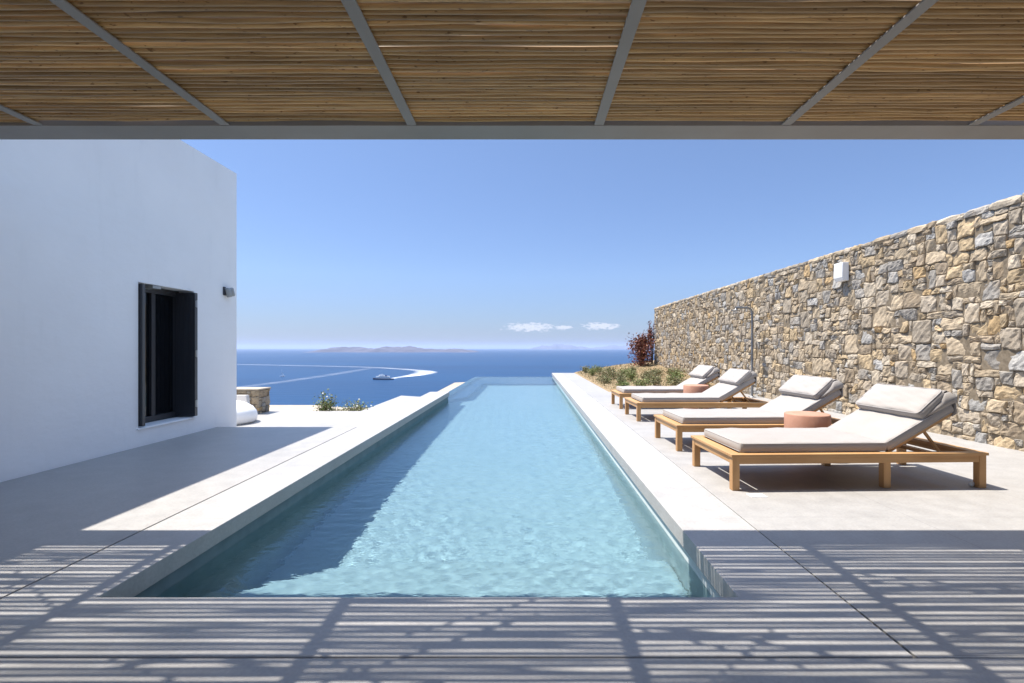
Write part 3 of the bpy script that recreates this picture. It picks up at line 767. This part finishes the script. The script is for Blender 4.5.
# ------------------------------------------------------------------ planting
# soil bed
def bed_z(x, y):
    s_ = .05 + .46 * min(max((y - 13.6) / 8.8, 0), 1.1); u = max((x - 2.3) / 3.47, 0)
    return -.03 + s_ * u ** .8 + .03 * math.sin(x * 3.1 + y * 1.7) * min(u * 3, 1) * math.sin(y * 2.3)
m = MB(); nx, ny = 60, 130
for j in range(ny):
    for i in range(nx):
        y = 13.59 + (24.6 - 13.59) * j / (ny - 1); x = 2.2 + (WX + .7 - 2.2) * i / (nx - 1)
        m.v.append((x, y, bed_z(x, y) + random.Random(i * 999 + j).uniform(-.012, .012)))
m.f = [(j * nx + i, j * nx + i + 1, (j + 1) * nx + i + 1, (j + 1) * nx + i) for j in range(ny - 1) for i in range(nx - 1)]; m.sm = [True] * len(m.f)
tag(m.build('planting_bed', M_SOIL), kind='structure')
m = MB(); m.box(2.31, 6.9, 24.0, 24.59, -1.6, -.035); tag(m.build('bed_edge', M_SAND), kind='structure')

def shrub(name, loc, wid, hgt, n, cols, lab, cat, group=None, leaf=(.03, .06), seed=0, upright=.5, flowers=0, stems=7, low=.5):
    r = np.random.default_rng(seed); o = empty(name, loc, lab, cat, group)
    st = MB(); lf = MB(); tips = []
    for k in range(stems):
        a = r.random() * 6.28; d = wid / 2 * r.uniform(.25, 1) * (1 - upright * .5); top = Vector((math.cos(a) * d, math.sin(a) * d, hgt * r.uniform(.6, 1.0)))
        mid = Vector((top.x * .35, top.y * .35, top.z * .5)); st.tube([(top.x * .08, top.y * .08, -.05), mid, top], [.012 * hgt + .004, .008 * hgt + .003, .003], 5)
        tips.append((mid, top))
        for q in range(3):
            b0 = mid.lerp(top, r.uniform(0, .7)); e = b0 + Vector((r.normal(0, wid * .16), r.normal(0, wid * .16), hgt * r.uniform(.05, .28)))
            st.tube([b0, e], [.005 * hgt + .002, .002], 4); tips.append((b0, e))
    for k in range(n):
        b0, e = tips[r.integers(len(tips))]
        if r.random() < low: b0 = Vector((b0.x * 1.6, b0.y * 1.6, .02))
        p = b0.lerp(e, r.uniform(.05, 1.05)) + Vector(r.normal(0, .075 * wid, 3)); p.z = max(p.z, .01)
        L = r.uniform(*leaf); W_ = L * r.uniform(.35, .6)
        d = Vector((r.normal(), r.normal(), r.normal(.4, .8))).normalized(); sd2 = d.cross(Vector((r.normal(), r.normal(), r.normal()))).normalized()
        c = np.array(cols[r.integers(len(cols))]) * r.uniform(.65, 1.35)
        nn = d.cross(sd2) * L * .12
        lf.add([p, p + d * L * .5 + sd2 * W_ * .5 + nn, p + d * L, p + d * L * .5 - sd2 * W_ * .5 + nn], [(0, 1, 2), (0, 2, 3)], c)
    st.build('stem', M_STEM, o)
    if flowers:
        for k in range(flowers):
            b0, e = tips[r.integers(len(tips))]; p = e + Vector((r.normal(0, wid * .08), r.normal(0, wid * .08), hgt * r.uniform(.02, .22)))
            u = r.uniform(.014, .026)
            lf.add([p + Vector(v) * u for v in ((1, 0, 0), (0, 1, 0), (-1, 0, 0), (0, -1, 0), (0, 0, .8), (0, 0, -.8))],
                    [(0, 1, 4), (1, 2, 4), (2, 3, 4), (3, 0, 4), (1, 0, 5), (2, 1, 5), (3, 2, 5), (0, 3, 5)], (.72, .72, .64))
    lf.build('foliage', M_LEAF, o)
    return o
RED = [(.17, .045, .03), (.23, .07, .04), (.10, .03, .025), (.28, .12, .06), (.14, .06, .045)]
shrub('red_bush', (5.14, 22.3, .40), 1.25, 1.40, 3400, RED, 'dark red leaved bush at the far end of the stone wall', 'bush', leaf=(.06, .13), seed=3, upright=.35, stems=15)
shrub('red_bush', (5.74, 22.75, .42), .5, 1.95, 1100, RED, 'slim upright red bush tight against the end of the stone wall', 'bush', leaf=(.05, .10), seed=4, upright=.9, stems=5)
GR = [(.14, .16, .06), (.19, .19, .08), (.11, .13, .05), (.29, .25, .13), (.24, .21, .12)]
GY = [(.17, .22, .07), (.22, .25, .09), (.27, .26, .11), (.12, .17, .05)]
shrub('coastal_shrub', (-4.42, 11.0, -.50), .62, .72, 900, GY, 'taller green shrub at the terrace edge above the sea', 'shrub', 'shrubs along the terrace edge', leaf=(.03, .07), seed=11, upright=.5, flowers=4, stems=11)
shrub('coastal_shrub', (-3.80, 11.1, -.50), .85, .52, 1000, GY, 'spreading shrub dotted with white flowers against the pool paving', 'shrub', 'shrubs along the terrace edge', leaf=(.03, .06), seed=12, upright=.2, flowers=9, stems=12)
shrub('coastal_shrub', (-4.12, 11.0, -.50), .5, .38, 450, GY, 'lowest green shrub between the two taller ones at terrace edge', 'shrub', 'shrubs along the terrace edge', leaf=(.03, .05), seed=13, upright=.1, flowers=4, stems=8)
bed_spots = [(2.75, 20.5, .55, .42), (3.1, 18.2, .6, .40), (3.0, 15.6, .5, .36), (3.55, 16.9, .55, .42), (3.9, 15.2, .5, .34), (4.3, 17.3, .6, .40), (4.6, 15.5, .5, .38),
             (2.7, 22.6, .5, .36), (3.5, 20.8, .5, .32), (5.0, 16.4, .55, .42), (4.2, 20.0, .5, .30), (5.3, 15.0, .5, .40), (2.8, 14.3, .42, .30),
             (2.95, 19.4, .7, .34), (3.4, 17.6, .6, .30), (3.3, 14.6, .6, .36), (4.0, 16.2, .65, .34), (4.8, 18.4, .6, .30), (3.2, 22.0, .7, .32), (2.7, 16.9, .6, .30), (4.4, 14.4, .6, .40), (3.75, 19.0, .6, .30), (5.2, 17.6, .5, .34)]
bed_lab = 'low grey green shrub growing in the sloping soil bed beside the far lounger'
for k, (x, y, wd, hg) in enumerate(bed_spots):
    shrub('low_shrub', (x, y, bed_z(x, y)), wd * 1.15, hg * .78, 600, GR if k % 3 else GY, bed_lab, 'shrub', 'low shrubs in the soil bed', leaf=(.03, .07), seed=40 + k, upright=.3, stems=9)
# dry grass and ground cover in the bed
m = MB(); r = np.random.default_rng(77)
for k in range(7000):
    x = r.uniform(2.4, WX - .05); y = r.uniform(13.7, 24.3)
    z = bed_z(x, y); hh = r.uniform(.03, .13); d = Vector((r.normal(0, .04), r.normal(0, .04), hh)); sd2 = Vector((r.normal(), r.normal(), 0)).normalized() * r.uniform(.004, .010)
    p = Vector((x, y, z - .01)); c = np.array([(.34, .26, .13), (.25, .20, .10), (.15, .15, .06), (.40, .33, .20)][r.integers(4)]) * r.uniform(.7, 1.2)
    m.add([p - sd2, p + sd2, p + d], [(0, 1, 2)], c)
tag(m.build('dry_grass', M_LEAF), kind='stuff')

# ------------------------------------------------------------------ on the sea
def ferry():
    p = sea_pt(383.2, 379.6); L = 47.0
    o = empty('ferry', p, 'dark hulled white topped ferry turning with a foaming wake on the sea', 'ferry', rz=R(3))
    m = MB(); st = [(-.5, .0, 1.0), (-.44, 2.6, .8), (-.30, 4.6, .3), (0, 5.2, -.4), (.35, 5.2, -.6), (.5, 4.6, -.6)]
    vs = []
    for u, b_, up in st:
        x = u * L; vs += [(x * .96, -b_ * .6, -.8), (x, -b_ - .05, 3.2 + up), (x, b_ + .05, 3.2 + up), (x * .96, b_ * .6, -.8)]
    fs = [(4 * i + a, 4 * i + a + 1, 4 * i + 5 + a, 4 * i + 4 + a) for i in range(len(st) - 1) for a in range(3)] + [(0, 3, 2, 1), (20, 21, 22, 23)]
    m.add(vs, fs); m.build('hull', mat('hull_navy', (.025, .04, .09), .35)[0], o)
    m = MB(); m.prism([(-.34 * L, -2.6), (-.22 * L, -4.4), (.30 * L, -4.4), (.30 * L, 4.4), (-.22 * L, 4.4), (-.34 * L, 2.6)], 2.3, 7.6)
    m.build('cabin', M_WHITE, o)
    m = MB(); m.prism([(-.20 * L, -2.8), (-.14 * L, -3.8), (.05 * L, -3.8), (.05 * L, 3.8), (-.14 * L, 3.8), (-.20 * L, 2.8)], 7.61, 10.4); m.build('bridge', M_WHITE, o)
    m = MB(); m.box(.10 * L, .18 * L, -1.6, 1.6, 7.61, 10.6); m.build('funnel', mat('funnel_blue', (.04, .08, .2), .5)[0], o)
    m = MB(); m.tube([(-.06 * L, 0, 10.4), (-.05 * L, 0, 14.5)], .22, 6); m.build('mast', M_WHITE, o)
    m = MB(); m.box(-.20 * L, .28 * L, -4.44, -4.405, 5.5, 6.6); m.build('window_band', M_DARK, o)
ferry()
def ribbon(name, pts, widths, strengths):
    m = MB(); P = [sea_pt(a, b_, SEA + .35) for a, b_ in pts]
    # resample smoothly
    Q = []; Wd = []; Sg = []
    for i in range(len(P) - 1):
        p0, p1, p2, p3 = P[max(i - 1, 0)], P[i], P[i + 1], P[min(i + 2, len(P) - 1)]
        for k in range(12):
            t_ = k / 12; Q.append(.5 * ((2 * p1) + (p2 - p0) * t_ + (2 * p0 - 5 * p1 + 4 * p2 - p3) * t_ ** 2 + (3 * p1 - p0 - 3 * p2 + p3) * t_ ** 3))
            Wd.append(widths[i] + (widths[i + 1] - widths[i]) * t_); Sg.append(strengths[i] + (strengths[i + 1] - strengths[i]) * t_)
    Q.append(P[-1]); Wd.append(widths[-1]); Sg.append(strengths[-1])
    for i, p in enumerate(Q):
        d = (Q[min(i + 1, len(Q) - 1)] - Q[max(i - 1, 0)]).normalized(); n_ = Vector((-d.y, d.x, 0))
        for v, e in ((-1, 0), (-.5, .8), (0, 1), (.5, .8), (1, 0)):
            m.v.append(tuple(p + n_ * v * Wd[i] / 2)); m.c.append((Sg[i] * e,) * 3)
    m.f = [(i * 5 + k, (i + 1) * 5 + k, (i + 1) * 5 + k + 1, i * 5 + k + 1) for i in range(len(Q) - 1) for k in range(4)]; m.sm = [False] * len(m.f)
    return tag(m.build(name, M_FOAM), kind='structure')
ribbon('wake', [(391.5, 378.6), (400, 377.2), (412, 375.6), (421, 374.0), (426, 372.3), (422.5, 370.8), (411, 369.7), (395, 368.6), (367, 367.2), (320, 366.0), (270, 365.0), (225, 364.2)],
       [12, 28, 46, 66, 74, 60, 54, 52, 60, 70, 76, 80], [.9, .85, .8, .75, .6, .48, .38, .33, .24, .19, .17, .17])
ribbon('wake', [(371, 368.0), (350, 371.5), (335, 374), (303, 378.8), (270, 383.4), (237, 387.4), (200, 391)], [40, 50, 45, 40, 36, 32, 30], [.07, .10, .12, .12, .12, .11, .10])
def sailboat():
    p = sea_pt(282.3, 376.6)
    o = empty('sailboat', p, 'tiny white sailing boat with bare mast far out left of the ferry', 'sailboat', rz=R(20))
    m = MB(); L = 12.0; st = [(-.5, .1, 1.9), (-.3, 1.3, 1.6), (0, 1.8, 1.4), (.35, 1.6, 1.4), (.5, 1.2, 1.5)]; vs = []
    for u, b_, h in st: vs += [(u * L, -b_ * .5, -.3), (u * L, -b_, h), (u * L, b_, h), (u * L, b_ * .5, -.3)]
    m.add(vs, [(4 * i + a, 4 * i + a + 1, 4 * i + 5 + a, 4 * i + 4 + a) for i in range(4) for a in range(3)] + [(0, 3, 2, 1), (16, 17, 18, 19)]); m.build('hull', M_WHITE, o)
    m = MB(); m.tube([(-1, 0, 1.2), (-1, 0, 18)], .22, 6); m.tube([(-1, 0, 3), (4.5, 0, 2.8)], .2, 6); m.build('mast', M_WHITE, o)
    m = MB(); m.add([(-.9, 0, 3.2), (4.2, .2, 3.0), (-.9, .05, 12.5), (1.0, .25, 6)], [(0, 1, 3), (0, 3, 2), (1, 2, 3)]); m.build('sail', M_WHITE, o)
sailboat()
